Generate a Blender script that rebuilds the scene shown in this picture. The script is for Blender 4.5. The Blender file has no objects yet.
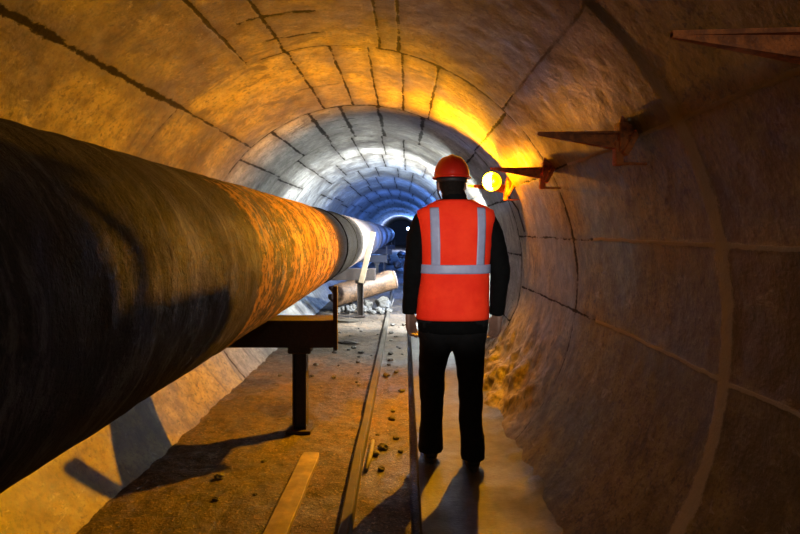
import bpy, bmesh, math, random
import numpy as np
from mathutils import Vector, Matrix, Quaternion, noise as mnoise

random.seed(7)
rng = np.random.default_rng(11)
C = bpy.context.scene.collection
PI = math.pi
CAMZ = 1.40          # eye height above the walkway
F = 560.0            # focal length in pixels of the 800 px wide frame
TX, TZ, R = -0.423, CAMZ - 0.327, 1.55   # axis and radius of the tunnel
RING0, RINGL = 1.95, 1.72                # first ring joint seen, ring length

# ------------------------------------------------------------------ helpers
def link(name, me, mat=None, parent=None, smooth=True):
    o = bpy.data.objects.new(name, me)
    C.objects.link(o)
    if mat: me.materials.append(mat)
    if parent: o.parent = parent
    if smooth:
        me.polygons.foreach_set('use_smooth', [True] * len(me.polygons))
    return o

def from_bm(name, bm, mat=None, parent=None, smooth=False):
    me = bpy.data.meshes.new(name)
    bmesh.ops.recalc_face_normals(bm, faces=bm.faces)
    bm.to_mesh(me); bm.free()
    return link(name, me, mat, parent, smooth)

def tag(o, label=None, cat=None, group=None, kind=None):
    if label: o['label'] = label
    if cat: o['category'] = cat
    if group: o['group'] = group
    if kind: o['kind'] = kind
    return o

def empty(name, loc, label, cat, group=None, rotz=0.0):
    o = bpy.data.objects.new(name, None); C.objects.link(o)
    o.empty_display_size = 0.05
    o.location = loc; o.rotation_euler = (0, 0, rotz)
    return tag(o, label, cat, group)

def box(bm, c, s, rot=None, bev=0.0):
    r = bmesh.ops.create_cube(bm, size=1.0)
    vs = r['verts']
    M = Matrix.Translation(c) @ (rot.to_4x4() if rot else Matrix.Identity(4)) @ Matrix.Diagonal((s[0], s[1], s[2], 1))
    bmesh.ops.transform(bm, matrix=M, verts=vs)
    if bev > 0:
        es = list({e for v in vs for e in v.link_edges})
        bmesh.ops.bevel(bm, geom=es, offset=bev, segments=2, profile=0.5, affect='EDGES')

def tube(bm, pts, radii, seg=16, caps=True):
    """A tapering tube along a polyline."""
    pts = [Vector(p) for p in pts]
    if not hasattr(radii, '__len__'): radii = [radii] * len(pts)
    rings = []
    t0 = (pts[1] - pts[0]).normalized()
    ref = Vector((0, 0, 1)) if abs(t0.z) < 0.9 else Vector((1, 0, 0))
    u = t0.cross(ref).normalized()
    for i, p in enumerate(pts):
        if i == 0: t = t0
        elif i == len(pts) - 1: t = (pts[i] - pts[i - 1]).normalized()
        else: t = ((pts[i + 1] - pts[i]).normalized() + (pts[i] - pts[i - 1]).normalized()).normalized()
        u = (u - t * u.dot(t)).normalized()
        v = t.cross(u)
        rings.append([bm.verts.new(p + (u * math.cos(a) + v * math.sin(a)) * radii[i])
                      for a in [2 * PI * k / seg for k in range(seg)]])
    for a, b in zip(rings[:-1], rings[1:]):
        for k in range(seg):
            bm.faces.new((a[k], a[(k + 1) % seg], b[(k + 1) % seg], b[k]))
    if caps:
        bm.faces.new(rings[0][::-1]); bm.faces.new(rings[-1])

def ball(bm, c, r, scale=(1, 1, 1), rot=None, sub=3):
    q = bmesh.ops.create_icosphere(bm, subdivisions=sub, radius=r)
    M = Matrix.Translation(c) @ (rot.to_4x4() if rot else Matrix.Identity(4)) @ Matrix.Diagonal((*scale, 1))
    bmesh.ops.transform(bm, matrix=M, verts=q['verts'])

def limb(bm, pts, radii, seg=16):
    for a, b, ra, rb in zip(pts[:-1], pts[1:], radii[:-1], radii[1:]):
        tube(bm, [a, b], [ra, rb], seg)
    for p, r in zip(pts, radii):
        ball(bm, p, r * 0.995, sub=2)

def fuse(name, bm, voxel, mat, parent, smooth_it=4, disp=None):
    """Melts overlapping pieces into ONE continuous surface."""
    me = bpy.data.meshes.new(name); bm.to_mesh(me); bm.free()
    o = bpy.data.objects.new(name, me); C.objects.link(o)
    m = o.modifiers.new('r', 'REMESH'); m.mode = 'VOXEL'; m.voxel_size = voxel
    if smooth_it:
        s = o.modifiers.new('s', 'SMOOTH'); s.iterations = smooth_it; s.factor = 0.5
    dg = bpy.context.evaluated_depsgraph_get()
    me2 = bpy.data.meshes.new_from_object(o.evaluated_get(dg))
    bpy.data.objects.remove(o); bpy.data.meshes.remove(me)
    me2.name = name
    if disp:
        ns = [v.normal.copy() for v in me2.vertices]
        for v, n in zip(me2.vertices, ns):
            v.co += n * disp(v.co)
    return link(name, me2, mat, parent, True)

def h2(ix, iy, seed):
    n = (ix.astype(np.int64) * 374761393 + iy.astype(np.int64) * 668265263 + seed * 974711) & 0x7fffffff
    n = ((n ^ (n >> 13)) * 1274126177) & 0x7fffffff
    return ((n ^ (n >> 16)) & 0xffff) / 65535.0

def vn(x, y, s=0):
    ix, iy = np.floor(x), np.floor(y)
    fx, fy = x - ix, y - iy
    fx = fx * fx * (3 - 2 * fx); fy = fy * fy * (3 - 2 * fy)
    a, b = h2(ix, iy, s), h2(ix + 1, iy, s)
    c, d = h2(ix, iy + 1, s), h2(ix + 1, iy + 1, s)
    return (a * (1 - fx) + b * fx) * (1 - fy) + (c * (1 - fx) + d * fx) * fy - 0.5

def fbm(x, y, s=0, o=4):
    r, a = 0, 1.0
    for k in range(o):
        r = r + a * vn(x * 2 ** k, y * 2 ** k, s + k); a *= 0.5
    return r

def grid_mesh(name, P, attrs=None):
    """P: (n, m, 3) array of points -> quad grid mesh."""
    n, m, _ = P.shape
    me = bpy.data.meshes.new(name)
    me.vertices.add(n * m)
    me.vertices.foreach_set('co', P.reshape(-1).astype(np.float32))
    i, j = np.meshgrid(np.arange(n - 1), np.arange(m - 1), indexing='ij')
    a = (i * m + j).reshape(-1)
    q = np.stack([a, a + 1, a + m + 1, a + m], 1).astype(np.int32)
    me.loops.add(q.size); me.polygons.add(len(q))
    me.loops.foreach_set('vertex_index', q.reshape(-1))
    me.polygons.foreach_set('loop_start', np.arange(0, q.size, 4, dtype=np.int32))
    me.polygons.foreach_set('use_smooth', np.ones(len(q), dtype=bool))
    me.update(calc_edges=True)
    for k, v in (attrs or {}).items():
        at = me.attributes.new(k, 'FLOAT', 'POINT')
        at.data.foreach_set('value', v.reshape(-1).astype(np.float32))
    return me

# ---------------------------------------------------------------- materials
class N:
    def __init__(s, name):
        s.m = bpy.data.materials.new(name); s.m.use_nodes = True
        s.t = s.m.node_tree; s.n = s.t.nodes; s.l = s.t.links
        s.b = s.n['Principled BSDF']
        s.tc = s.n.new('ShaderNodeTexCoord')
    def put(s, sock, v):
        if isinstance(v, bpy.types.NodeSocket): s.l.new(v, sock)
        elif hasattr(v, '__len__'):
            sock.default_value = (*v, 1) if len(v) == 3 and len(sock.default_value) == 4 else v
        else: sock.default_value = v
    def coord(s, scale=(1, 1, 1), which='Object'):
        m = s.n.new('ShaderNodeMapping'); s.l.new(s.tc.outputs[which], m.inputs[0])
        m.inputs['Scale'].default_value = scale
        return m.outputs[0]
    def noise(s, scale, detail=6, rough=0.6, vec=None, dist=0.0):
        k = s.n.new('ShaderNodeTexNoise'); s.l.new(vec or s.tc.outputs['Object'], k.inputs['Vector'])
        k.inputs['Scale'].default_value = scale; k.inputs['Detail'].default_value = detail
        k.inputs['Roughness'].default_value = rough; k.inputs['Distortion'].default_value = dist
        return k.outputs['Fac']
    def math(s, op, a, b=0.0, clamp=False):
        k = s.n.new('ShaderNodeMath'); k.operation = op; k.use_clamp = clamp
        s.put(k.inputs[0], a); s.put(k.inputs[1], b)
        return k.outputs[0]
    def step(s, v, a, b, lo=0.0, hi=1.0):
        k = s.n.new('ShaderNodeMapRange'); k.interpolation_type = 'SMOOTHSTEP'
        s.put(k.inputs['Value'], v)
        for nm, x in (('From Min', a), ('From Max', b), ('To Min', lo), ('To Max', hi)): k.inputs[nm].default_value = x
        return k.outputs['Result']
    def mix(s, f, a, b):
        k = s.n.new('ShaderNodeMix'); k.data_type = 'RGBA'
        s.put(k.inputs['Factor'], f); s.put(k.inputs['A'], a) if False else None
        ins = [i for i in k.inputs if i.type == 'RGBA']
        s.put(ins[0], a); s.put(ins[1], b)
        return [o for o in k.outputs if o.type == 'RGBA'][0]
    def scale(s, col, f):
        k = s.n.new('ShaderNodeVectorMath'); k.operation = 'SCALE'
        s.put(k.inputs[0], col); s.put(k.inputs['Scale'], f)
        return k.outputs[0]
    def attr(s, name):
        k = s.n.new('ShaderNodeAttribute'); k.attribute_name = name
        return k.outputs['Fac']
    def bump(s, h, strength=0.5, dist=0.01, prev=None):
        k = s.n.new('ShaderNodeBump'); k.inputs['Strength'].default_value = strength
        k.inputs['Distance'].default_value = dist; s.put(k.inputs['Height'], h)
        if prev: s.l.new(prev, k.inputs['Normal'])
        return k.outputs[0]
    def done(s, col=None, rough=None, normal=None, metal=None, spec=None):
        if col is not None: s.put(s.b.inputs['Base Color'], col)
        if rough is not None: s.put(s.b.inputs['Roughness'], rough)
        if normal is not None: s.l.new(normal, s.b.inputs['Normal'])
        if metal is not None: s.put(s.b.inputs['Metallic'], metal)
        if spec is not None: s.put(s.b.inputs['Specular IOR Level'], spec)
        return s.m

def m_concrete():
    k = N('old_concrete')
    n1 = k.noise(1.3, 6, .6); n2 = k.noise(8, 8, .65); n3 = k.noise(55, 4, .6)
    streak = k.noise(3.2, 6, .65, k.coord((1, .35, 1)))
    f = k.math('ADD', k.math('MULTIPLY', n1, .5), k.math('MULTIPLY', n2, .5))
    c = k.mix(k.step(f, .38, .62), (.055, .048, .039), (.19, .178, .157))
    c = k.scale(c, k.math('ADD', k.math('MULTIPLY', k.attr('panel'), .5), .75))
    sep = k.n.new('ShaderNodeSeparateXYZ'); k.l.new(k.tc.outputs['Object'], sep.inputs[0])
    warm_light = k.math('MULTIPLY', k.step(k.math('ADD', sep.outputs['Y'], k.math('MULTIPLY', n2, .5)), 5.75, 5.45), k.step(n1, .25, .6, .55, 1.0))  # lamp's warm yellow light tinted into the near concrete's colour
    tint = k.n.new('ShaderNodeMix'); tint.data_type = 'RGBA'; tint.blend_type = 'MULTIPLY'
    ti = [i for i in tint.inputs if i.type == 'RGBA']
    k.put(tint.inputs['Factor'], warm_light); k.put(ti[0], c); k.put(ti[1], (1.0, .86, .34))
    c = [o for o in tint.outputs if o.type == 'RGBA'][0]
    fine = k.noise(34, 6, .75)
    c = k.mix(k.step(fine, .48, .64, 0, .75), c, (.026, .020, .013))
    c = k.mix(k.step(k.noise(17, 7, .75, k.coord((1, .6, 1)), .8), .57, .68, 0, .6), c, (.28, .255, .205))
    c = k.mix(k.step(streak, .54, .70, 0, .65), c, (.055, .045, .033))
    drip = k.noise(2.1, 7, .7, k.coord((1.2, 1.6, .5)), 1.2)
    c = k.mix(k.step(drip, .545, .64, 0, .8), c, (.03, .023, .017))
    pit = k.noise(26, 3, .5)
    c = k.mix(k.step(pit, .63, .69, 0, .85), c, (.03, .025, .02))
    jn = k.math('ADD', k.attr('jn'), k.math('ADD', k.math('MULTIPLY', k.math('SUBTRACT', k.noise(22, 7, .8), .5), 3.6), k.math('MULTIPLY', k.math('SUBTRACT', k.noise(3.5, 3, .6), .5), 2.6)))
    jm = k.math('MAXIMUM', k.step(jn, 1.0, .45), k.math('MULTIPLY', k.step(k.math('ADD', k.attr('jn'), k.math('MULTIPLY', k.math('SUBTRACT', k.noise(30, 5, .7), .5), 1.1)), 1.25, .75), k.attr('jt')))
    jc = k.mix(k.attr('jt'), (.010, .0075, .0055), (.34, .31, .27))
    c = k.mix(jm, c, jc)
    halo = k.math('MULTIPLY', k.step(k.attr('jn'), 6.5, 1.0, 0, .6), k.math('SUBTRACT', 1.0, jm))
    c = k.mix(k.math('MULTIPLY', halo, k.math('SUBTRACT', 1.0, k.attr('jt'))), c, (.035, .027, .019))
    h = k.math('ADD', k.math('MULTIPLY', n2, .8), k.math('MULTIPLY', n3, .25))
    h = k.math('SUBTRACT', h, k.math('MULTIPLY', jm, k.math('MULTIPLY', k.math('SUBTRACT', .6, k.attr('jt')), .25)))
    rough = k.math('ADD', k.step(n1, .3, .7, .42, .68), k.math('MULTIPLY', jm, .4), True)
    return k.done(c, rough, k.bump(h, .55, .012), None, k.math('MULTIPLY', k.math('SUBTRACT', 1.0, k.math('MULTIPLY', jm, .8)), .45))

def m_rust(name, hi=(.30, .135, .045), lo=(.030, .018, .011), ring=True, pits=.5, rough=(.45, .8), bump=.8, sc=1.0, spec=None):
    k = N(name)
    n1 = k.noise(3 * sc, 6, .65); n2 = k.noise(30 * sc, 6, .7); n3 = k.noise(85 * sc, 4, .6)
    f = k.math('ADD', k.math('MULTIPLY', n1, .4), k.math('MULTIPLY', n2, .6))
    if ring:
        band = k.noise(1.0, 6, .7, k.coord((.9, 9, .9)), .3)
        f = k.math('ADD', k.math('MULTIPLY', f, .6), k.math('MULTIPLY', band, .4))
    c = k.mix(k.step(f, .40, .60), lo, hi)
    c = k.mix(k.step(n2, pits, pits + .08), c, tuple(x * .35 for x in lo))
    h = k.math('ADD', n2, k.math('MULTIPLY', n3, .5))
    if ring: h = k.math('ADD', h, k.math('MULTIPLY', band, 1.2))
    return k.done(c, k.step(n1, .3, .7, *rough), k.bump(h, bump, .015), None, spec)

def m_plain(name, col, rough=.6, var=.25, sc=12, bump=.2, metal=0.0, spec=None, dist=.004):
    k = N(name)
    n = k.noise(sc, 6, .6)
    c = k.mix(k.step(n, .3, .7), tuple(x * (1 - var) for x in col), tuple(min(1, x * (1 + var)) for x in col))
    return k.done(c, rough, k.bump(n, bump, dist), metal, spec)

def m_bulb(name, col, strength):
    """Glowing frosted bulb glass that lets the filament's light out."""
    m = bpy.data.materials.new(name); m.use_nodes = True
    nt = m.node_tree; nt.nodes.clear()
    out = nt.nodes.new('ShaderNodeOutputMaterial'); mx = nt.nodes.new('ShaderNodeMixShader')
    tr = nt.nodes.new('ShaderNodeBsdfTransparent'); em = nt.nodes.new('ShaderNodeEmission')
    em.inputs[0].default_value = (*col, 1); em.inputs[1].default_value = strength
    nz = nt.nodes.new('ShaderNodeTexNoise'); nz.inputs['Scale'].default_value = 20
    mr = nt.nodes.new('ShaderNodeMapRange'); mr.inputs['To Min'].default_value = .16; mr.inputs['To Max'].default_value = .20
    nt.links.new(nz.outputs['Fac'], mr.inputs['Value']); nt.links.new(mr.outputs['Result'], mx.inputs['Fac'])
    nt.links.new(tr.outputs[0], mx.inputs[1]); nt.links.new(em.outputs[0], mx.inputs[2]); nt.links.new(mx.outputs[0], out.inputs[0])
    m.cycles.emission_sampling = 'NONE'
    return m

def m_dirt():
    k = N('floor_dirt')
    n1 = k.noise(1.6, 7, .65, None, .4); n2 = k.noise(11, 8, .7); n3 = k.noise(60, 4, .65)
    st = k.noise(4, 6, .7, k.coord((1, .3, 1)))
    f = k.math('ADD', k.math('MULTIPLY', n1, .45), k.math('MULTIPLY', n2, .55))
    c = k.mix(k.step(f, .38, .62), (.012, .0085, .0055), (.082, .054, .031))
    c = k.mix(k.step(st, .5, .66, 0, .8), c, (.022, .016, .011))
    c = k.mix(k.step(n1, .56, .7, 0, .7), c, (.14, .072, .030))
    c = k.mix(k.step(n3, .55, .64, 0, .75), c, (.20, .135, .075))
    n4 = k.noise(28, 6, .75)
    c = k.mix(k.step(n4, .50, .62, 0, .8), c, (.014, .010, .007))
    h = k.math('ADD', n2, k.math('MULTIPLY', n3, .5))
    return k.done(c, k.step(n1, .35, .6, .45, .85), k.bump(h, .8, .02))

def m_walk():
    k = N('walkway_concrete')
    n1 = k.noise(1.5, 6, .6); n2 = k.noise(9, 8, .7); n3 = k.noise(70, 3, .6)
    st = k.noise(5, 6, .7, k.coord((1, .25, 1)))
    f = k.math('ADD', k.math('MULTIPLY', n1, .5), k.math('MULTIPLY', n2, .5))
    c = k.mix(k.step(f, .38, .62), (.016, .0135, .011), (.064, .057, .047))
    c = k.mix(k.step(st, .55, .68, 0, .6), c, (.04, .032, .025))
    h = k.math('ADD', n2, k.math('MULTIPLY', n3, .3))
    return k.done(c, k.step(n1, .3, .65, .38, .7), k.bump(h, .5, .012))

def m_vest():
    k = N('orange_vest_fabric')
    n = k.noise(7, 5, .6); w = k.noise(420, 2, .5)
    c = k.mix(k.step(n, .3, .7), (.86, .026, .008), (.98, .045, .012))
    return k.done(c, .75, k.bump(k.math('ADD', n, k.math('MULTIPLY', w, .15)), .35, .01), 0, .15)

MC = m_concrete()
def m_pipe_rust():
    k = N('rusty_pipe_steel')
    n1 = k.noise(4, 6, .65); n2 = k.noise(22, 6, .75); n3 = k.noise(70, 4, .65)
    band = k.noise(1.0, 6, .7, k.coord((.8, 8, .8)), .3)
    f = k.math('ADD', k.math('MULTIPLY', n2, .55), k.math('MULTIPLY', band, .45))
    c = k.mix(k.step(f, .45, .53), (.30, .155, .045), (.012, .008, .005))
    c = k.mix(k.step(n1, .52, .66, 0, .7), c, (.06, .030, .013))
    c = k.mix(k.step(n3, .60, .66, 0, .8), c, (.010, .007, .005))
    h = k.math('ADD', k.math('ADD', n2, k.math('MULTIPLY', n3, .5)), k.math('MULTIPLY', band, 1.2))
    return k.done(c, k.step(n1, .3, .7, .6, .9), k.bump(h, 1.0, .015), None, .2)
M_PIPE = m_pipe_rust()
def m_pipe_near():
    """Dark scaly coating that flakes off to bare rust towards y = 2.4."""
    k = N('scaly_shadowed_pipe_coating')
    n1 = k.noise(3.5, 6, .65); n2 = k.noise(26, 6, .7); n3 = k.noise(80, 4, .6)
    band = k.noise(1.0, 5, .65, k.coord((1.1, 6, 1.1)), .5)
    scale_ = k.noise(9, 7, .75, k.coord((.7, 1.6, .7)), .6)
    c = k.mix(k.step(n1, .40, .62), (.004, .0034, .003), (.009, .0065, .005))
    c = k.mix(k.step(k.math('ADD', k.math('MULTIPLY', band, .6), k.math('MULTIPLY', scale_, .4)), .52, .60, 0, .8), c, (.065, .058, .053))  # pale streaks paint the pipe's grey sheen into the colour
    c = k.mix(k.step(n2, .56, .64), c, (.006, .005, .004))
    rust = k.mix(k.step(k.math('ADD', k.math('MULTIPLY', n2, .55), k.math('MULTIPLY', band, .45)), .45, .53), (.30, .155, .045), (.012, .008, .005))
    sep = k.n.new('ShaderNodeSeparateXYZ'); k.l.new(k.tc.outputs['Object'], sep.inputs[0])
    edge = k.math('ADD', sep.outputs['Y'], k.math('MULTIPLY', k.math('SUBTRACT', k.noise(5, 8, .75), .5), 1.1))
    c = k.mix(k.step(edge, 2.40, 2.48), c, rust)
    h = k.math('ADD', k.math('ADD', n2, k.math('MULTIPLY', n3, .5)), k.math('MULTIPLY', scale_, 1.6))
    return k.done(c, k.step(n1, .3, .7, .55, .85), k.bump(h, 1.0, .018), None, .14)
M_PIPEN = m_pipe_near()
M_PIPED = m_rust('dark_wrapped_pipe', hi=(.035, .026, .019), lo=(.010, .008, .006), pits=.7, bump=.4, rough=(.75, .95), spec=.08)
M_PIPEB = m_rust('brown_pipe_steel', hi=(.17, .115, .09), lo=(.07, .046, .034), pits=.72, bump=.3)
M_RUST = m_rust('bracket_rust', hi=(.62, .19, .05), lo=(.26, .085, .034), ring=False, pits=.62, bump=.5)
M_IRON = m_rust('support_iron', hi=(.022, .010, .005), lo=(.005, .003, .002), ring=False, pits=.6, bump=.4)
M_SHELL = m_rust('cut_pipe_rust', hi=(.12, .06, .026), lo=(.03, .016, .008), ring=False, pits=.70, bump=.4)
M_WOOD = m_plain('old_timber', (.034, .025, .015), .75, .45, 6, .5)
M_PALE = m_plain('pale_timber', (.21, .15, .09), .7, .2, 9, .3)
M_STONE = m_plain('rubble_stone', (.06, .054, .048), .85, .4, 18, .6)
M_SCRAP = m_plain('dark_scrap', (.035, .03, .027), .5, .4, 20, .4)
M_BLACK = m_plain('black_cloth', (.0018, .0021, .0024), .9, .3, 25, .5, 0, .12)
M_TROU = m_plain('black_trousers', (.006, .006, .007), .9, .3, 25, .4, 0, .2)
M_SHOE = m_plain('black_leather', (.010, .009, .008), .5, .3, 30, .2, 0, .3)
M_SKIN = m_plain('skin', (.24, .135, .10), .55, .12, 30, .15)
M_HAIR = m_plain('dark_hair', (.007, .0045, .0035), .85, .4, 90, .6, 0, .15)
M_HAT = m_plain('red_helmet_plastic', (.62, .022, .010), .28, .05, 6, .02)
M_BAND = m_plain('black_strap', (.012, .012, .013), .6, .2, 30, .2)
M_TAPE = m_plain('grey_reflective_tape', (.30, .33, .50), .45, .06, 40, .1, .0)
M_STEEL = m_plain('lamp_steel', (.25, .24, .23), .4, .2, 20, .1, .6)
M_CABLE = m_plain('black_rubber', (.012, .012, .012), .6, .2, 30, .1)
M_VEST = m_vest()
M_DIRT = m_dirt(); M_WALK = m_walk()
M_DARK = m_plain('unlit_depth_black', (.006, .007, .009), .9, .3, 4, .3)

# -------------------------------------------------------------- tunnel lining
def ray_theta(dx, dy):
    """Joint seen along image direction (dx, dy) from the vanishing point -> angle on the lining."""
    dz = -dy
    a = dx * dx + dz * dz; b = 2 * (dx * .423 + dz * .327); c = .423 ** 2 + .327 ** 2 - R * R
    t = (-b + math.sqrt(b * b - 4 * a * c)) / (2 * a)
    return math.atan2(t * dx + .423, t * dz + .327)

RIGHTJ = [ray_theta(285, -117), ray_theta(315, 13), ray_theta(315, 146)]
ringB = [ray_theta(*d) for d in ((-385, -212), (-219, -232), (-155, -232), (-32, -232), (-8, -232), (125, -158))] + RIGHTJ
ringC = [ray_theta(*d) for d in ((-213, -117), (-115, -175), (-72, -176), (-36, -175), (-3, -176), (34, -166), (103, -121))] + RIGHTJ
ringD = [math.radians(a) for a in (-112, -88, -66, -46, -30, -16, -4, 9, 24, 44, 66, 88, 112)]
def joints(k):
    if k in (0, -1, -2): return ringB[:3] + [ringB[4]] + RIGHTJ + [math.radians(-95), math.radians(28)]
    if k == 1: return ringB + [math.radians(-98)]
    if k == 2: return ringC + [math.radians(-97)]
    r = random.Random(k * 13 + 5)
    off = r.uniform(-7, 7)
    return [a + math.radians(off + r.uniform(-2.5, 2.5)) for a in ringD]

def lining():
    th = np.radians(np.arange(-137.4, 137.41, 0.4))
    ys = np.unique(np.round(np.concatenate([np.arange(-3.6, .6, .06), np.arange(.6, 9, .02), np.arange(9, 14, .05), np.arange(14, 45.2, .12), np.arange(45.2, 60.3, .3)]), 4))
    T, Y = np.meshgrid(th, ys, indexing='ij')
    best = np.full(T.shape, 9.0); tone = np.zeros(T.shape); panel = np.zeros(T.shape)
    k = np.floor((Y - (RING0 - RINGL)) / RINGL).astype(int)        # ring number: ring 1 spans 1.95 .. 3.67
    lightside = 1 / (1 + np.exp(-(T - math.radians(50)) / .12)) * (Y < 3.3)
    def put(dist, w, tn):
        nonlocal best, tone
        d = np.minimum(dist / w, 9.0)
        m = d < best
        tone = np.where(m, tn, tone); best = np.minimum(best, d)
    for j in range(-2, 35):
        yb = RING0 + RINGL * j + .012 * fbm(T * 4, T * 0 + j, 40 + j)
        wid = .010 + .006 * vn(T * 3, T * 0 + j, 9)
        if j == 0: wid = np.where(T > .5, .036 + .016 * vn(T * 5, T * 0, 3), .012)
        if j == 1: wid = np.where((T > .15) & (T < 1.7), .022 + .016 * vn(T * 7, T * 0, 4), .010)
        if j == 2: wid = .015 + .008 * vn(T * 5, T * 0, 3)
        put(np.abs(Y - yb), wid, lightside if j == 0 else 0)
    for kk in range(-3, 36):
        cols = np.where(k[0] == kk)[0]
        if not len(cols): continue
        sl = slice(cols[0], cols[-1] + 1)
        t_, y_ = T[:, sl], Y[:, sl]
        js = sorted(joints(kk))
        for i, a in enumerate(js):
            d = R * np.abs(t_ - a + .006 * fbm(y_ * 3, y_ * 0 + i, kk + 60) + .003 * fbm(y_ * 13, y_ * 0 + i, kk + 90))
            w = .0085 + .005 * h2(np.array([i]), np.array([kk]), 5)[0]
            if kk == 1 and -.35 < a < .1: w = .014
            if kk in (1, 2) and .5 < a < 1.0: w = .020 if kk == 1 else .012
            if kk == 1 and i == 1: w = .022
            if kk <= 1 and a > .6: w = .008
            if kk in (2, 3) and -.35 < a < .5: w = .012 if kk == 2 else .021
            if kk >= 3: w *= 1.15
            dn = np.minimum(d / w, 9.0)
            m = dn < best[:, sl]
            tone[:, sl] = np.where(m, lightside[:, sl], tone[:, sl]); best[:, sl] = np.minimum(best[:, sl], dn)
        edges = [-9] + js + [9]
        for i in range(len(edges) - 1):
            pm = (t_ >= edges[i]) & (t_ < edges[i + 1])
            panel[:, sl] = np.where(pm, h2(np.array([i + 3]), np.array([kk + 7]), 21)[0], panel[:, sl])
    # small closing blocks at the crown with thick dark joints
    for (y0, a0, a1, w) in ((3.08, -19, -2.5, .022), (3.43, -17, -2.5, .016), (5.98, -16, -4, .010), (6.35, -16, -4, .012), (6.7, -16, -4, .010), (7.6, -12, 2, .012), (8.1, -12, 2, .012), (4.6, -17, -4, .006)):
        inn = (T > math.radians(a0)) & (T < math.radians(a1))
        put(np.where(inn, np.abs(Y - y0 + .02 * fbm(T * 12, T * 0, 77)), 9), w, 0)
    g = np.exp(-(best * .8) ** 2)
    rad = R + .0015 * g * (1 - tone) - .003 * g * tone + (panel - .5) * .003
    rad += .010 * fbm(T * 3.1, Y * 1.3, 3) + .003 * fbm(T * 22, Y * 14, 8, 3)
    # rough spilled concrete along the foot of the right wall
    foot = np.clip((T - math.radians(104)) / math.radians(20), 0, 1) * np.clip((Y - 3.6) / .8, 0, 1) * np.clip((7.5 - Y) / 1.5, 0, 1)
    rad -= foot * (.03 + .10 * np.maximum(fbm(T * 9, Y * 5, 15, 4), -.3))
    P = np.stack([TX + rad * np.sin(T), Y, TZ + rad * np.cos(T)], -1)
    cut1 = int(np.argmin(np.abs(th - ray_theta(-219, -232)))); cut2 = int(np.argmin(np.abs(th - ray_theta(285, -117))))
    for nm, a, b in (('wall_left', 0, cut1 + 1), ('ceiling', cut1, cut2 + 1), ('wall_right', cut2, len(th))):
        me = grid_mesh(nm, P[a:b], {'jn': best[a:b], 'jt': tone[a:b], 'panel': panel[a:b]})
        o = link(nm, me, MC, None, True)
        tag(o, kind='structure')
        o['label'] = {'wall_left': 'curved concrete tunnel wall behind the rusty pipeline',
                      'ceiling': 'vaulted concrete tunnel crown with dark cracked joints',
                      'wall_right': 'curved concrete tunnel wall carrying the rusty brackets'}[nm]
lining()

def back_wall():
    bm = bmesh.new()
    tube(bm, [(TX, 60.1, TZ), (TX, 60.4, TZ)], R + .02, 64)
    tag(from_bm('wall_back', bm, M_DARK), 'near-black disc for the unlit depth of the tunnel', kind='structure')  # near-black colour stands for the unlit tunnel going on beyond
back_wall()

# ------------------------------------------------------------------- the floor
def floor_part(name, xs, hfun, mat, label):
    ys = np.unique(np.round(np.concatenate([np.arange(-3.5, 1.4, .1), np.arange(1.4, 10.5, .02), np.arange(10.5, 60.2, .15)]), 4))
    Y, X = np.meshgrid(ys, np.array(xs), indexing='ij')
    P = np.stack([X, Y, hfun(X, Y)], -1)
    o = link(name, grid_mesh(name, P), mat, None, True)
    tag(o, label, kind='structure')
    return o

def h_deck(X, Y):
    z = .012 * fbm(X * 2.3, Y * 1.7, 31) + .012 * fbm(X * 11, Y * 9, 32) + .006 * fbm(X * 40, Y * 34, 36, 3) - .006
    tr = (X > -.262) & (X < .031)
    z = np.where(tr, -.05 + .014 * fbm(X * 8, Y * 6, 33) + .005 * fbm(X * 35, Y * 30, 37, 3), z)
    return np.where((X > .031), -.13, z)
xs = list(np.arange(-1.58, -.29, .02)) + [-.27, -.263, -.261] + list(np.arange(-.25, .03, .018)) + [.030, .032, .05, .0785]
floor_part('floor', xs, h_deck, M_DIRT, 'dirt covered tunnel floor beneath the pipeline')
def h_walk(X, Y):
    z = .006 * fbm(X * 3, Y * 2, 51) + .003 * fbm(X * 18, Y * 14, 52) - .003
    z = z + np.clip((X - .58), 0, 1) ** 2 * 1.6 + np.clip((X - .55) * 5, 0, 1) * .028 * fbm(X * 9, Y * 6, 57, 4)
    return np.where(X < .0785, -.13, z)
xs = [.078, .079] + list(np.arange(.085, .80, .022))
floor_part('floor_walkway', xs, h_walk, M_WALK, 'concrete walkway strip the worker stands on')

def curb():
    bm = bmesh.new()
    ys = np.arange(-1, 20, .1)
    prev = None
    for i, y in enumerate(ys):
        dx = .008 * mnoise.noise((y * 1.3, 0, 0)); dz = .012 * mnoise.noise((y * 2.1, 5, 0))
        r = [bm.verts.new(v) for v in ((-.312 + dx, y, -.06), (-.312 + dx, y, .040 + dz), (-.304 + dx, y, .048 + dz),
                                       (-.268 + dx, y, .046 + dz * .6), (-.258 + dx, y, .036 + dz), (-.258 + dx, y, -.08))]
        if prev:
            for k in range(5): bm.faces.new((prev[k], prev[k + 1], r[k + 1], r[k]))
        prev = r
    tag(from_bm('trim_1', bm, M_WOOD), 'worn timber edge along the sunken trough', kind='structure')
curb()

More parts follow.
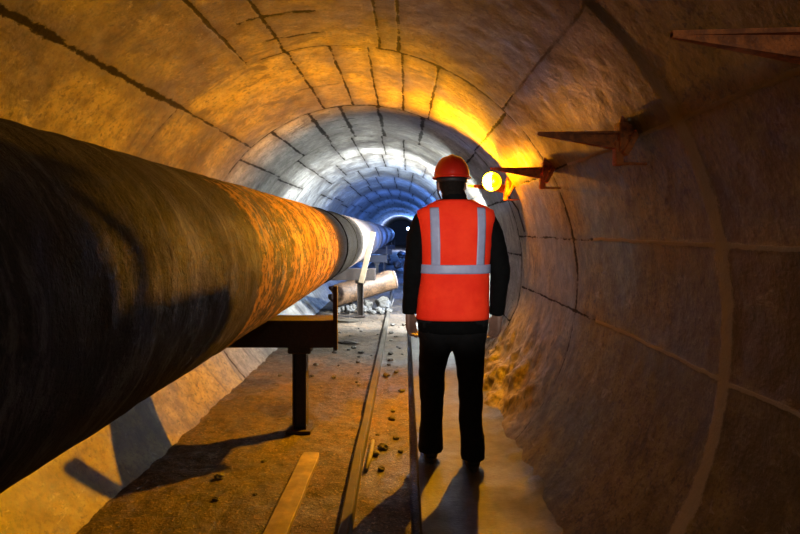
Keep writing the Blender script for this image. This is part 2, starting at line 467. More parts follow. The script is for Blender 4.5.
# ------------------------------------------------------------------ the pipeline
PX, PZ, PR = -1.06, CAMZ - .16, .44
pipe = empty('pipeline', (PX, 0, PZ - PR), 'thick rusty steel pipeline running along the left side of the tunnel', 'pipe')
def pipe_mesh(name, y0, y1, r, mat, amp, label=None, step=.03, ystep=None):
    ph = np.linspace(-PI, PI, 161)
    ys = np.arange(y0, y1 + 1e-6, ystep or step)
    A, Y = np.meshgrid(ph, ys, indexing='ij')
    nx, nz = np.cos(A), np.sin(A)
    bump = fbm(nx * 2.2 + 7, nz * 2.2 + Y * 5, 5) * .5 + fbm(nx * 3 + nz * 2, Y * 22, 6, 3) * .6
    rr = r + amp * bump
    # rolled-in ends
    P = np.stack([rr * nx, Y, rr * nz + PR], -1)
    e0 = np.stack([(r - .03) * nx[:, :1], Y[:, :1], (r - .03) * nz[:, :1] + PR], -1)
    e1 = np.stack([(r - .03) * nx[:, -1:], Y[:, -1:], (r - .03) * nz[:, -1:] + PR], -1)
    P = np.concatenate([e0, P, e1], 1)
    o = link(name, grid_mesh(name, P), mat, pipe, True)
    if label: o['label'] = label
    return o
pipe_mesh('pipe_section', -3.5, 2.80, PR, M_PIPEN, .010, 'dark scaly coated pipe length with painted shadow')
pipe_mesh('pipe_section', 2.80, 5.2, PR, M_PIPE, .008, 'flaking orange-brown rusty pipe length')
pipe_mesh('pipe_section', 5.2, 8.62, PR - .012, M_PIPED, .004, 'dark wrapped pipe length', .04)
pipe_mesh('pipe_section', 8.62, 34.0, PR - .004, M_PIPEB, .003, 'smooth brown pipe length', .12)
for y in (6.15, 7.4):
    pipe_mesh('weld_bead', y - .02, y + .02, PR + .0, M_PIPED, .002, None, .01)
for y in (14.5, 20.5, 27.0):
    pipe_mesh('weld_bead', y - .03, y + .03, PR + .008, M_PIPEB, .002, None, .015)

# ------------------------------------------------------------- pipe supports
LEFTX = TX - math.sqrt((R - .02) ** 2 - (TZ - .70) ** 2) + .03
def support(y, label, first=False, bar=None):
    t = empty('pipe_support', (-.737, y, 0), label, 'support', 'iron trestles under the pipeline')
    bz1 = PZ - PR - .004
    bz0 = bz1 - .185
    bm = bmesh.new()                                   # channel beam: web and two flanges
    L = -.49 - LEFTX; cx = (-.49 + LEFTX) / 2 + .737
    box(bm, (cx, -.125, (bz0 + bz1) / 2), (L, .018, bz1 - bz0), None, .003)
    box(bm, (cx, 0, bz1 - .009), (L, .25, .018), None, .003)
    box(bm, (cx, 0, bz0 + .009), (L, .25, .018), None, .003)
    box(bm, (.247 - .006, 0, (bz0 + bz1) / 2), (.012, .24, bz1 - bz0 - .03), None, .002)
    from_bm('beam', bm, M_IRON, t)
    bm = bmesh.new()                                   # H-section post with a head and a foot plate
    box(bm, (-.042, 0, bz0 / 2), (.012, .10, bz0), None, .002)
    box(bm, (.042, 0, bz0 / 2), (.012, .10, bz0), None, .002)
    box(bm, (0, 0, bz0 / 2), (.08, .012, bz0), None, .002)
    box(bm, (0, 0, bz0 - .03), (.16, .13, .06), None, .012)
    from_bm('post', bm, M_IRON, t)
    bm = bmesh.new()
    box(bm, (0, 0, .012), (.17, .17, .024), None, .004)
    from_bm('foot_plate', bm, M_IRON, t)
    bm = bmesh.new()
    if bar is None:
        box(bm, (.247 + .014, -.12, bz0 + .20), (.030, .035, .44), None, .004)
        box(bm, (.247 + .004, -.10, bz0 + .20), (.008, .05, .44), None, .002)
        from_bm('retaining_bar', bm, M_IRON, t)
    else:
        a, b = Vector(bar[0]), Vector(bar[1])
        d = b - a
        rot = Vector((0, 0, 1)).rotation_difference(d.normalized()).to_matrix()
        box(bm, (a + b) / 2, (.085, .03, d.length), rot, .004)
        o = from_bm('retaining_bar', bm, M_PALE, t); o['label'] = 'pale leaning timber bar'
    return t
support(3.95, 'iron trestle with a heavy beam in front, nearest of the pipe supports')
support(9.25, 'iron trestle with a pale leaning bar, second support from the front', bar=((.045, -.45, .60), (.235, -.37, 1.40)))
support(14.7, 'iron trestle beyond the cut pipe shell, third support from the front')
support(20.0, 'iron trestle in the blue lit stretch, fourth support from the front')
support(26.0, 'small distant iron trestle, farthest support under the pipeline')

# -------------------------------------------------------------- wall brackets
BZ = 1.81
def wall_x(z): return TX + math.sqrt(R * R - (z - TZ) ** 2)
def bracket(y, label, yaw=0.0, tipx=.55):
    wx = wall_x(BZ)
    t = empty('wall_bracket', (wx, y, BZ), label, 'bracket', 'rusty cable brackets on the right wall', yaw)
    L = wx - tipx
    bm = bmesh.new()                                   # tapering T-section arm
    th = .007
    def prism(pts, y0, y1):
        a = [bm.verts.new((x, y0, z)) for x, z in pts]; b = [bm.verts.new((x, y1, z)) for x, z in pts]
        n = len(pts)
        bm.faces.new(a); bm.faces.new(b[::-1])
        for i in range(n): bm.faces.new((a[i], b[i], b[(i + 1) % n], a[(i + 1) % n]))
    prism([(-L, 0), (-.06, 0), (-.06, -.066), (-L, -.008)], -th, th)
    a = [bm.verts.new(v) for v in ((-L, -.006, .004), (-L, .006, .004), (-.06, .03, .004), (-.06, -.03, .004))]
    b = [bm.verts.new((v.co.x, v.co.y, -.006)) for v in a]
    bm.faces.new(a); bm.faces.new(b[::-1])
    for i in range(4): bm.faces.new((a[i], b[i], b[(i + 1) % 4], a[(i + 1) % 4]))
    a = [bm.verts.new(v) for v in ((-L, -.005, -.010), (-L, .005, -.010), (-.06, .022, -.068), (-.06, -.022, -.068))]
    b = [bm.verts.new((v.co.x, v.co.y, v.co.z + .006)) for v in a]
    bm.faces.new(a); bm.faces.new(b[::-1])
    for i in range(4): bm.faces.new((a[i], b[i], b[(i + 1) % 4], a[(i + 1) % 4]))
    from_bm('arm', bm, M_RUST, t)
    bm = bmesh.new()
    box(bm, (-.045, 0, -.02), (.036, .075, .12), None, .006)
    box(bm, (-.058, 0, -.085), (.034, .045, .10), None, .006)
    box(bm, (-.012, 0, .012), (.075, .06, .045), Matrix.Rotation(-.35, 3, 'Y'), .006)
    from_bm('clamp', bm, M_RUST, t)
    bm = bmesh.new()
    box(bm, (-.004, 0, -.02), (.024, .10, .17), Matrix.Rotation(.50, 3, 'Y'), .004)
    from_bm('wall_plate', bm, M_RUST, t)
    bm = bmesh.new()
    tube(bm, [(-.075, 0, -.125), (-.045, 0, -.127), (.06, 0, -.128)], [.007, .006, .006], 10)
    from_bm('pin', bm, M_RUST, t)
    for (bx, by, bz) in ((-.048, -.022, .045), (-.030, .020, .040), (-.068, 0, -.115)):
        bm = bmesh.new()
        tube(bm, [(bx, by, bz - .01), (bx, by, bz + .008)], .011, 6)
        tube(bm, [(bx, by, bz + .006), (bx, by, bz + .020)], .006, 10)
        from_bm('bolt', bm, M_RUST, t)
    return t
bracket(1.155, 'rusty wedge shaped wall bracket at the top right edge, nearest one')
bracket(2.32, 'rusty wedge shaped wall bracket beside the pale joint, second from the front')
bracket(3.60, 'rusty wedge shaped wall bracket just in front of the yellow lamp bracket')
bracket(4.92, 'rusty wall bracket glowing orange under the yellow lamp')

# -------------------------------------------------------------------- the lamps
def lamp(name, loc, face, col, strength, r, dish, gap, label, group=None, mount=None):
    """A round bulb before a shallow steel reflector; face = +1 shines down the tunnel, -1 towards the viewer."""
    t = empty(name, loc, label, 'lamp', group)
    bm = bmesh.new(); ball(bm, (0, 0, 0), r * 1.12, sub=3)
    from_bm('bulb', bm, m_bulb(name + '_bulb_glass', tuple(min(1, .25 + c) for c in col), 60), t, True)
    L = bpy.data.lights.new(name + '_light', 'POINT'); L.energy = 4.88 * PI * PI * strength * r * r
    L.color = col; L.shadow_soft_size = r
    lo = bpy.data.objects.new('filament_light', L); C.objects.link(lo); lo.parent = t
    if dish:
        bm = bmesh.new()                               # shallow dished reflector
        prev = None; seg = 40
        prof = [(0.004, gap + .012), (dish * .5, gap + .009), (dish * .9, gap + .002), (dish, gap - .002),
                (dish, gap + .006), (dish * .9, gap + .012), (dish * .5, gap + .030), (.004, gap + .042)]
        for rr, yy in prof:
            ring = [bm.verts.new((rr * math.cos(2 * PI * k / seg), -face * yy, rr * math.sin(2 * PI * k / seg))) for k in range(seg)]
            if prev:
                for k in range(seg): bm.faces.new((prev[k], prev[(k + 1) % seg], ring[(k + 1) % seg], ring[k]))
            prev = ring
        from_bm('reflector', bm, M_STEEL, t, True)
        bm = bmesh.new()
        tube(bm, [(0, -face * (r * .8), 0), (0, -face * (gap + .04), 0)], [.014, .018], 14)
        from_bm('socket', bm, M_STEEL, t)
    if mount:
        bm = bmesh.new()
        tube(bm, mount, .009, 10)
        from_bm('mounting_rod', bm, M_STEEL, t)
    return t
def wall_light_screen(t):
    """Added amber half globe that screens the right wall from the bulb."""
    m = bpy.data.materials.new('amber_light_screen'); m.use_nodes = True
    nt = m.node_tree; nt.nodes.clear()
    out = nt.nodes.new('ShaderNodeOutputMaterial'); mx = nt.nodes.new('ShaderNodeMixShader')
    tr = nt.nodes.new('ShaderNodeBsdfTransparent'); tr.inputs[0].default_value = (1, .8, .4, 1)
    df = nt.nodes.new('ShaderNodeBsdfDiffuse'); df.inputs[0].default_value = (.06, .03, .006, 1)
    nz = nt.nodes.new('ShaderNodeTexNoise'); nz.inputs['Scale'].default_value = 30
    mr = nt.nodes.new('ShaderNodeMapRange'); mr.inputs['To Min'].default_value = .94; mr.inputs['To Max'].default_value = .985
    nt.links.new(nz.outputs['Fac'], mr.inputs['Value']); nt.links.new(mr.outputs['Result'], mx.inputs['Fac'])
    nt.links.new(tr.outputs[0], mx.inputs[1]); nt.links.new(df.outputs[0], mx.inputs[2]); nt.links.new(mx.outputs[0], out.inputs[0])
    bm = bmesh.new(); prev = None; r = .056
    for i in range(13):
        a = math.radians(-98 + 196 * i / 12)           # azimuth round from the front to the back on the wall side
        ring = []
        for j in range(17):
            e = math.radians(-88 + 176 * j / 16)
            ring.append(bm.verts.new((r * math.cos(a) * math.cos(e), r * math.sin(a) * math.cos(e) * (1 if a < 0 else .55), r * math.sin(e))))
        if prev:
            for j in range(16): bm.faces.new((prev[j], prev[j + 1], ring[j + 1], ring[j]))
        prev = ring
    bmesh.ops.rotate(bm, verts=bm.verts, cent=(0, 0, 0), matrix=Matrix.Rotation(math.radians(-16), 3, 'Z') @ Matrix.Rotation(math.radians(1), 3, 'Y'))
    o = from_bm('wall_light_screen', bm, m, t, True); o['label'] = 'added amber half globe screening the right wall'
Y_LAMP = 72000; W1 = 29000; W2 = 15000; B1 = 9000; B2 = 9000; B5 = 90000; B4 = 3500; SPOT = 360; REAR = 26
yl = lamp('work_lamp', (.755, 4.82, 1.838), -1, (1.0, .40, .003), Y_LAMP, .020, .085, .042,
     'glowing yellow round work lamp hung on a wall bracket right of the worker',
     mount=[(0, .072, 0), (.0, .095, 0), (0, .10, -.032)])
wall_light_screen(yl)
lamp('flood_lamp', (.74, 8.62, 1.42), 1, (.84, .94, 1.0), W1, .04, .17, .052,
     'white flood lamp behind the worker lighting the tunnel beyond',
     mount=[(0, -.09, 0), (.15, -.09, .02), (.36, -.09, .03)])
lamp('flood_lamp', (.78, 7.05, 1.42), 1, (.86, .95, .93), W2, .028, .10, .066,  # added unseen lamp, brightens the stretch in front of the flood lamp
     'smaller unseen white lamp added behind the worker on the right wall',
     mount=[(0, -.115, 0), (.15, -.10, .02), (.32, -.10, .03)])
for (x, y, z, st, col, lb) in ((.74, 10.3, 1.46, B1, (.30, .52, 1.0), 'pale blue lamp on the right wall hidden behind the worker, nearest of the blue lamps'),
                         (.78, 13.2, 1.46, B2, (.09, .27, 1.0), 'blue lamp on the right wall hidden behind the worker, second of the blue lamps'),
                         (.80, 17.0, 1.46, B2, (.07, .22, 1.0), 'blue lamp on the right wall hidden behind the worker, third of the blue lamps'),
                         (.82, 22.0, 1.46, B2, (.07, .22, 1.0), 'blue lamp on the right wall hidden behind the worker, fourth of the blue lamps'),
                         (.85, 29.0, 1.46, B2, (.07, .22, 1.0), 'blue lamp on the right wall hidden behind the worker, fifth of the blue lamps'),
                         (.90, 41.2, 1.46, B5, (.35, .50, 1.0), 'pale blue lamp at the tunnel end hidden behind the worker, farthest of all')):
    lamp('tunnel_lamp', (x, y, z), 1, col, st, .04, .15, .045 if y > 40 else .08, lb, 'unseen blue lamps added on the right wall',  # unseen lamps added in a row to spread the blue light smoothly
         mount=[(0, -.12, 0), (.10, -.12, .02), (.26, -.12, .03)])
lamp('tunnel_lamp', (.22, 40.0, 1.64), 1, (.13, .33, 1.0), B4 * .5, .10, None, 0,
     'bright blue white lamp far down the tunnel left of the worker',
     mount=[(.09, 0, 0), (.84, 0, .05)])

# unseen fill spot added behind the camera, a narrow warm beam on the worker's back
sp = bpy.data.lights.new('vest_fill_spot', 'SPOT'); sp.energy = SPOT; sp.spot_size = math.radians(19); sp.spot_blend = .7
sp.color = (1, .95, .88); sp.shadow_soft_size = .03
so = bpy.data.objects.new('vest_fill_spot', sp); C.objects.link(so)
so.location = (.05, -.35, 1.62)
so.rotation_euler = (Vector((.31, 3.4, 1.26)) - Vector(so.location)).to_track_quat('-Z', 'Y').to_euler()
# dim unseen lamp behind the camera, set mid-tunnel to light the nearest bracket
pl = bpy.data.lights.new('rear_lamp', 'POINT'); pl.energy = REAR; pl.shadow_soft_size = .06; pl.color = (1, .86, .68)
po = bpy.data.objects.new('rear_lamp', pl); C.objects.link(po); po.location = (.1, -1.0, 1.75)

# ------------------------------------------------------------------- the worker
PY = 3.40
def person():
    hx, tx = .283, .305                                # head and torso centres in x
    o = lambda x, y, z: Vector((x, PY + y, z))
    sh = 1.50
    # joints
    LS, RS = o(tx - .185, 0, 1.475), o(tx + .185, 0, 1.465)
    LE, RE = o(.055, -.02, 1.17), o(.575, -.02, 1.165)
    LW, RW = o(.030, .035, .915), o(.565, .04, .905)
    LHp, RHp = o(.20, 0, .88), o(.375, 0, .88)
    LK, RK = o(.165, .03, .47), o(.395, -.02, .46)
    LA, RA = o(.160, .06, .09), o(.405, -.06, .09)
    bm = bmesh.new()
    # head: skull, jaw, neck, face
    ball(bm, o(hx, .000, 1.700), .1, (.76, .96, 1.12))
    ball(bm, o(hx, .045, 1.640), .075, (.80, .80, 1.05))
    ball(bm, o(hx, .085, 1.585), .03, (1.1, .9, .8))
    limb(bm, [o(hx + .006, -.015, 1.66), o(hx + .012, -.02, 1.55), o(tx, -.02, 1.46)], [.058, .058, .075])
    limb(bm, [o(hx, .090, 1.70), o(hx, .112, 1.662)], [.010, .016])                 # nose
    for s in (-1, 1):
        ball(bm, o(hx + s * .030, .085, 1.703), .013)                              # eyes
        limb(bm, [o(hx + s * .014, .096, 1.722), o(hx + s * .045, .082, 1.722)], [.009, .008])   # brows
        ball(bm, o(hx + s * .078, -.004, 1.680), .032, (.35, .65, 1.0))             # ears
    limb(bm, [o(hx - .022, .094, 1.622), o(hx, .103, 1.622), o(hx + .022, .094, 1.622)], [.006, .009, .006])  # lips
    # trunk
    limb(bm, [o(tx, 0, 1.40), o(tx, 0, 1.18), o(.287, 0, .95)], [.135, .125, .13])
    limb(bm, [LS, o(tx, 0, 1.43), RS], [.06, .10, .06])
    for S, E, W in ((LS, LE, LW), (RS, RE, RW)): limb(bm, [S, E, W], [.055, .042, .029])
    for H, K, A in ((LHp, LK, LA), (RHp, RK, RA)): limb(bm, [H, K, A], [.09, .057, .04])
    for A in (LA, RA): limb(bm, [A + Vector((0, -.02, -.03)), A + Vector((0, .17, -.055))], [.04, .028])
    # hands: palm, four curled fingers, a thumb on the inner side facing the thigh/front
    for W, s in ((LW, 1), (RW, -1)):
        p0 = W + Vector((0, .004, -.02)); d = Vector((s * .10, .12, -1)).normalized()
        fw = Vector((s * .6, .8, .08)).normalized()           # across the palm, index finger in front
        inn = Vector((s * .8, -.6, 0)).normalized()         # palm side
        for a in np.linspace(-.030, .030, 5):
            limb(bm, [p0 + fw * a * .6, p0 + d * .088 + fw * a], [.019, .0150], 12)
        for i, a in enumerate((.033, .011, -.011, -.032)):
            ln = (.038, .043, .040, .031)[i]
            k0 = p0 + d * .086 + fw * a
            k1 = k0 + (d * .92 + inn * .38).normalized() * ln
            k2 = k1 + (d * .45 + inn * .9).normalized() * ln * .68
            k3 = k2 + (d * -.25 + inn * .95).normalized() * ln * .52
            limb(bm, [k0 - d * .03, k0, k1, k2, k3], [.010, .0100, .0088, .0080, .0070], 10)
        th0 = p0 + d * .018 + fw * .022
        th1 = th0 + (fw * .75 + d * .6 + inn * .35).normalized() * .042
        th2 = th1 + (fw * .30 + d * .9 + inn * .35).normalized() * .034
        th3 = th2 + (d * .9 + inn * .5).normalized() * .024
        limb(bm, [th0, th1, th2, th3], [.015, .0115, .0098, .0085], 10)
    body = fuse('person', bm, .005, M_SKIN, None, 3)
    tag(body, 'person in black clothes, orange safety vest and red helmet seen from behind', 'person')

    def wr(seed, amp, sc):
        return lambda c: amp * (mnoise.noise((c.x * sc, c.y * sc, c.z * sc * .6 + seed)) + .6 * mnoise.noise((c.x * sc * 2.6, c.y * sc * 2.6, c.z * sc * 2.4 + seed)))
    # trousers
    bm = bmesh.new()
    for H, K, A, s in ((LHp, LK, LA, -1), (RHp, RK, RA, 1)):
        limb(bm, [H + Vector((s * .02, 0, .05)), H + Vector((s * .012, 0, -.16)), K + Vector((0, 0, .10)), K, K + Vector((-s * .000, -.004, -.22)), A + Vector((0, -.005, .045))],
             [.118, .100, .082, .076, .070, .073])
        tube(bm, [A + Vector((0, -.005, .10)), A + Vector((0, .002, -.035))], [.073, .078], 24)
    limb(bm, [o(.225, 0, .95), o(.352, 0, .95)], [.115, .115])
    limb(bm, [o(.235, 0, .80), o(.338, 0, .80)], [.10, .10])
    fuse('trousers', bm, .009, M_TROU, body, 4, wr(3, .007, 9))
    # shoes
    for A in (LA, RA):
        bm = bmesh.new()
        limb(bm, [A + Vector((0, -.025, -.02)), A + Vector((0, .06, -.040)), A + Vector((0, .165, -.048))], [.050, .050, .042])
        limb(bm, [A + Vector((0, -.035, -.045)), A + Vector((0, .06, -.05)), A + Vector((0, .17, -.055))], [.042, .044, .040])
        q = fuse('shoe', bm, .006, M_SHOE, body, 3)
        for v in q.data.vertices: v.co.z = max(v.co.z, .022)
        bm = bmesh.new()
        pts = []
        for k in range(28):
            a = 2 * PI * k / 28
            yy = .066 + .150 * math.sin(a); w = .044 if math.sin(a) > 0 else .040
            pts.append((w * math.cos(a), yy))
        vb = [bm.verts.new(A + Vector((x, y, -.088))) for x, y in pts]; vt = [bm.verts.new(A + Vector((x, y, -.060))) for x, y in pts]
        bm.faces.new(vb[::-1]); bm.faces.new(vt)
        for k in range(28): bm.faces.new((vb[k], vb[(k + 1) % 28], vt[(k + 1) % 28], vt[k]))
        from_bm('sole', bm, M_BAND, q)
    # torso outline shared by jacket and vest: z, centre x, half width, half depth
    prof = np.array([(.80, .287, .210, .128), (.90, .288, .212, .130), (1.00, .292, .207, .130), (1.12, .298, .202, .132), (1.22, .303, .203, .138), (1.32, .306, .212, .143),
                     (1.42, .306, .224, .142), (1.49, .306, .231, .128), (1.53, .306, .222, .112), (1.56, .305, .165, .098), (1.585, .302, .115, .088), (1.605, .299, .085, .080)])
    def sec(z):
        return [float(np.interp(z, prof[:, 0], prof[:, c])) for c in (1, 2, 3)]
    def fold(x, z):
        return .005 * mnoise.noise((x * 11, 1.7, z * 5)) + .004 * mnoise.noise((x * 26 + z * 8, 4, z * 17))
    NE = 2.5
    def loft(bm, zs, off, seg=96, thick=None):
        rings = []
        for z in zs:
            cx, hw, hd = sec(z)
            hw += off; hd += off
            r = []
            for k in range(seg):
                a = 2 * PI * k / seg
                ca, sa = math.cos(a), math.sin(a)
                x = hw * math.copysign(abs(ca) ** (2 / NE), ca); y = hd * math.copysign(abs(sa) ** (2 / NE), sa)
                f = 1 + fold(x + (.5 if sa > 0 else 0), z) / .2
                r.append(bm.verts.new(o(cx + x * (1 + (f - 1) * .4), y * f - .005, z)))
            rings.append(r)
        for p, q in zip(rings[:-1], rings[1:]):
            for k in range(seg): bm.faces.new((p[k], p[(k + 1) % seg], q[(k + 1) % seg], q[k]))
        return rings
    # jacket: torso, sleeves, collar
    bm = bmesh.new()
    rings = loft(bm, list(np.arange(.80, 1.60, .03)), -.012, 64)
    for ring, z in zip(rings, np.arange(.80, 1.60, .03)):
        if z < .885:
            for v in ring: v.co.x = tx - .018 + (v.co.x - tx + .018) * 1.04; v.co.y = PY + (v.co.y - PY) * 1.05
    bm.faces.new(rings[0][::-1]); bm.faces.new(rings[-1])
    for S, E, W, s in ((LS, LE, LW, -1), (RS, RE, RW, 1)):
        limb(bm, [S + Vector((-s * .01, 0, -.01)), S.lerp(E, .35) + Vector((s * .012, 0, 0)), E, E.lerp(W, .5), W + Vector((0, 0, .025))], [.083, .074, .063, .056, .051], 20)
        tube(bm, [W + Vector((0, 0, .05)), W + Vector((s * -.002, .004, -.012))], [.050, .051], 20)
    limb(bm, [o(tx - .004, -.015, 1.57), o(hx + .010, -.018, 1.615)], [.080, .074], 24)
    fuse('jacket', bm, .008, M_BLACK, body, 3, wr(9, .006, 10))
    # vest, open at hem and neck, with a turned hem
    bm = bmesh.new()
    zs = list(np.arange(.880, 1.60, .0125))
    rings = loft(bm, zs, .008)
    vest = from_bm('safety_vest', bm, M_VEST, body, True)
    sm = vest.modifiers.new('t', 'SOLIDIFY'); sm.thickness = .004; sm.offset = -1
    # reflective tape
    def back(x, z, off):
        cx, hw, hd = sec(z); hw += .008; hd += .008
        f = 1 + fold(x, z) / .2
        return o(cx + x * (1 + (f - 1) * .4), -hd * (max(0, 1 - abs(x / hw) ** NE)) ** (1 / NE) * f - .005 - off, z)
    def front(x, z, off):
        cx, hw, hd = sec(z); hw += .008; hd += .008
        f = 1 + fold(x + .5, z) / .2
        return o(cx + x * (1 + (f - 1) * .4), hd * (max(0, 1 - abs(x / hw) ** NE)) ** (1 / NE) * f - .005 + off, z)
    for fn in (back, front):
        for x0, x1, sl in ((-.150, -.097, .010), (.112, .163, -.006)):
            bm = bmesh.new(); prev = None
            for z in np.linspace(1.205, 1.545, 40):
                xx = np.linspace(x0, x1, 6) - sl * (z - 1.2) / .34
                r = [bm.verts.new(fn(float(x), float(z), .0035)) for x in xx]
                if prev:
                    for k in range(5): bm.faces.new((prev[k], prev[k + 1], r[k + 1], r[k]))
                prev = r
            s_ = from_bm('reflective_strip', bm, M_TAPE, vest, True)
            m_ = s_.modifiers.new('t', 'SOLIDIFY'); m_.thickness = .0015; m_.offset = 0
    bm = bmesh.new(); prev = None
    for z in np.linspace(1.155, 1.208, 6):
        cx, hw, hd = sec(z); r = []
        hw += .012; hd += .012
        for k in range(96):
            a = 2 * PI * k / 96; ca, sa = math.cos(a), math.sin(a)
            x = hw * math.copysign(abs(ca) ** (2 / NE), ca); y = hd * math.copysign(abs(sa) ** (2 / NE), sa)
            f = 1 + fold(x + (.5 if sa > 0 else 0), z) / .2
            r.append(bm.verts.new(o(cx + x * (1 + (f - 1) * .4), y * f - .005, z)))
        if prev:
            for k in range(96): bm.faces.new((prev[k], prev[(k + 1) % 96], r[(k + 1) % 96], r[k]))
        prev = r
    s_ = from_bm('reflective_strip', bm, M_TAPE, vest, True)
    m_ = s_.modifiers.new('t', 'SOLIDIFY'); m_.thickness = .0015; m_.offset = 0
    # hair on the back of the head
    bm = bmesh.new()
    ball(bm, o(hx, -.016, 1.705), .1, (.80, .90, 1.06))
    ball(bm, o(hx + .003, -.045, 1.645), .07, (.92, .62, .85))
    fuse('hair', bm, .006, M_HAIR, body, 2, wr(2, .003, 60))
    # helmet: dome, brim, ridge, headband, chin strap
    bm = bmesh.new(); seg = 64; prev = None
    cz = 1.730
    prof2 = [(1.10, -.006), (1.095, .002), (1.01, .006)] + [(math.cos(a) ** .80, .006 + 1.0 * .128 * math.sin(a) ** 1.0) for a in np.linspace(.05, PI / 2 - .02, 22)]
    for rr, zz in prof2:
        ring = []
        for k in range(seg):
            a = 2 * PI * k / seg
            pe = .028 * max(0, math.sin(a)) ** 3 if zz < .004 else 0
            ring.append(bm.verts.new(o(hx + rr * .107 * math.cos(a), rr * .132 * math.sin(a) + pe + .004, cz + zz)))
        if prev:
            for k in range(seg): bm.faces.new((prev[k], prev[(k + 1) % seg], ring[(k + 1) % seg], ring[k]))
        prev = ring
    bm.faces.new(prev)
    hat = from_bm('hard_hat', bm, M_HAT, body, True)
    m_ = hat.modifiers.new('t', 'SOLIDIFY'); m_.thickness = .003; m_.offset = -1
    bm = bmesh.new(); prev = None
    for i in range(26):                                # crown ridge front to back
        a = math.radians(18 + 144 * i / 25)
        c = o(hx, .132 * math.copysign(abs(math.cos(a)) ** .8, math.cos(a)) + .004, cz + .006 + .128 * math.sin(a))
        r = [bm.verts.new(c + Vector((x, 0, z))) for x, z in ((-.017, -.003), (-.010, .005), (.010, .005), (.017, -.003))]
        if prev:
            for k in range(3): bm.faces.new((prev[k], prev[k + 1], r[k + 1], r[k]))
        prev = r
    from_bm('ridge', bm, M_HAT, hat, True)
    bm = bmesh.new(); prev = None
    for zz in (-.030, -.004):
        ring = [bm.verts.new(o(hx + .089 * math.cos(2 * PI * k / 48), .106 * math.sin(2 * PI * k / 48) + .001, cz + zz)) for k in range(48)]
        if prev:
            for k in range(48): bm.faces.new((prev[k], prev[(k + 1) % 48], ring[(k + 1) % 48], ring[k]))
        prev = ring
    hb = from_bm('headband', bm, M_BAND, hat, True)
    m_ = hb.modifiers.new('t', 'SOLIDIFY'); m_.thickness = .004; m_.offset = 1
    for s in (-1, 1):
        bm = bmesh.new()
        tube(bm, [o(hx + s * .088, .03, 1.715), o(hx + s * .078, .055, 1.64), o(hx + s * .045, .085, 1.572), o(hx, .095, 1.556)], .006, 8)
        from_bm('chin_strap', bm, M_BAND, hat)
person()

# --------------------------------------------------------- things on the floor
def fp(px, py, z=0.0):
    """Point of height z under pixel (px, py)."""
    D = F * (CAMZ - z) / (py - 232.0)
    return Vector(((px - 405) / F * D, D, z))

def plank():
    bm = bmesh.new(); prev = None
    for i, y in enumerate(np.linspace(1.7, 3.50, 30)):
        w = .055 + .004 * mnoise.noise((y * 5, 0, 0)); x = -.585 - .012 * (3.5 - y)
        z = .024 + .004 * mnoise.noise((y * 4, 3, 0))
        if i == 29: w *= .9
        r = [bm.verts.new((x + dx, y + (.02 * mnoise.noise((dx * 90, 2, 1)) if i == 29 else 0), zz)) for dx, zz in ((-w, -.01), (-w, z - .003), (-w + .004, z), (0, z + .002), (w - .004, z), (w, z - .003), (w, -.01))]
        if prev:
            for k in range(6): bm.faces.new((prev[k], prev[k + 1], r[k + 1], r[k]))
            bm.faces.new((prev[6], prev[0], r[0], r[6]))
        else: bm.faces.new(r[::-1])
        prev = r
    bm.faces.new(prev)
    tag(from_bm('plank', bm, m_plain('scuffed_plank', (.19, .145, .075), .65, .4, 9, .4)), 'long narrow timber plank lying on the dirt floor below the pipe', 'plank')
plank()

def stick():
    bm = bmesh.new()
    a, b = fp(373, 441, -.028), fp(366, 470, -.028)
    tube(bm, [a, a.lerp(b, .5) + Vector((.006, 0, .003)), b], [.013, .015, .014], 10)
    tag(from_bm('broken_stick', bm, m_plain('grey_stick', (.13, .12, .10), .7, .3, 25, .3), None, True), 'short grey broken stick in the trough beside the timber edge', 'stick')
    bm = bmesh.new()
    tube(bm, [(-.262, 9.7, .02), (-.235, 9.72, .12), (-.19, 9.74, .25)], [.011, .010, .007], 8)
    tag(from_bm('thin_stick', bm, M_SCRAP, None, True), 'thin dark stick standing up beside the timber edge near the rubble', 'stick')
stick()

def strip_scrap(name, pts, w, th, mat, label, cat):
    bm = bmesh.new(); prev = None
    pts = [Vector(p) for p in pts]
    for i, p in enumerate(pts):
        t = (pts[min(i + 1, len(pts) - 1)] - pts[max(i - 1, 0)]); t.z = 0; t.normalize()
        s = Vector((-t.y, t.x, 0)) * w / 2
        r = [bm.verts.new(p + q) for q in (s, s + Vector((0, 0, th)), -s + Vector((0, 0, th * .8)), -s)]
        if prev:
            for k in range(4): bm.faces.new((prev[k], prev[(k + 1) % 4], r[(k + 1) % 4], r[k]))
        else: bm.faces.new(r[::-1])
        prev = r
    bm.faces.new(prev)
    return tag(from_bm(name, bm, mat), label, cat)
a = fp(340, 343, .0); b = fp(357, 343, .0)
strip_scrap('metal_scrap', [a.lerp(b, q / 12) + Vector((0, .03 * math.sin(q / 12 * 2 * PI), .022 * math.sin(q / 12 * PI))) for q in range(13)], .10, .012, M_SCRAP, 'flat twisted dark metal scrap on the dirt floor between the two front trestles', 'scrap')
a = fp(331, 321, 0); b = fp(358, 321, 0)
strip_scrap('bent_lath', [a.lerp(b, q / 14) + Vector((0, -.10 * math.sin(q / 14 * PI), .008 * math.sin(q / 14 * PI))) for q in range(15)], .10, .025, M_WOOD, 'bent brown lath on the floor in front of the rubble heap', 'lath')

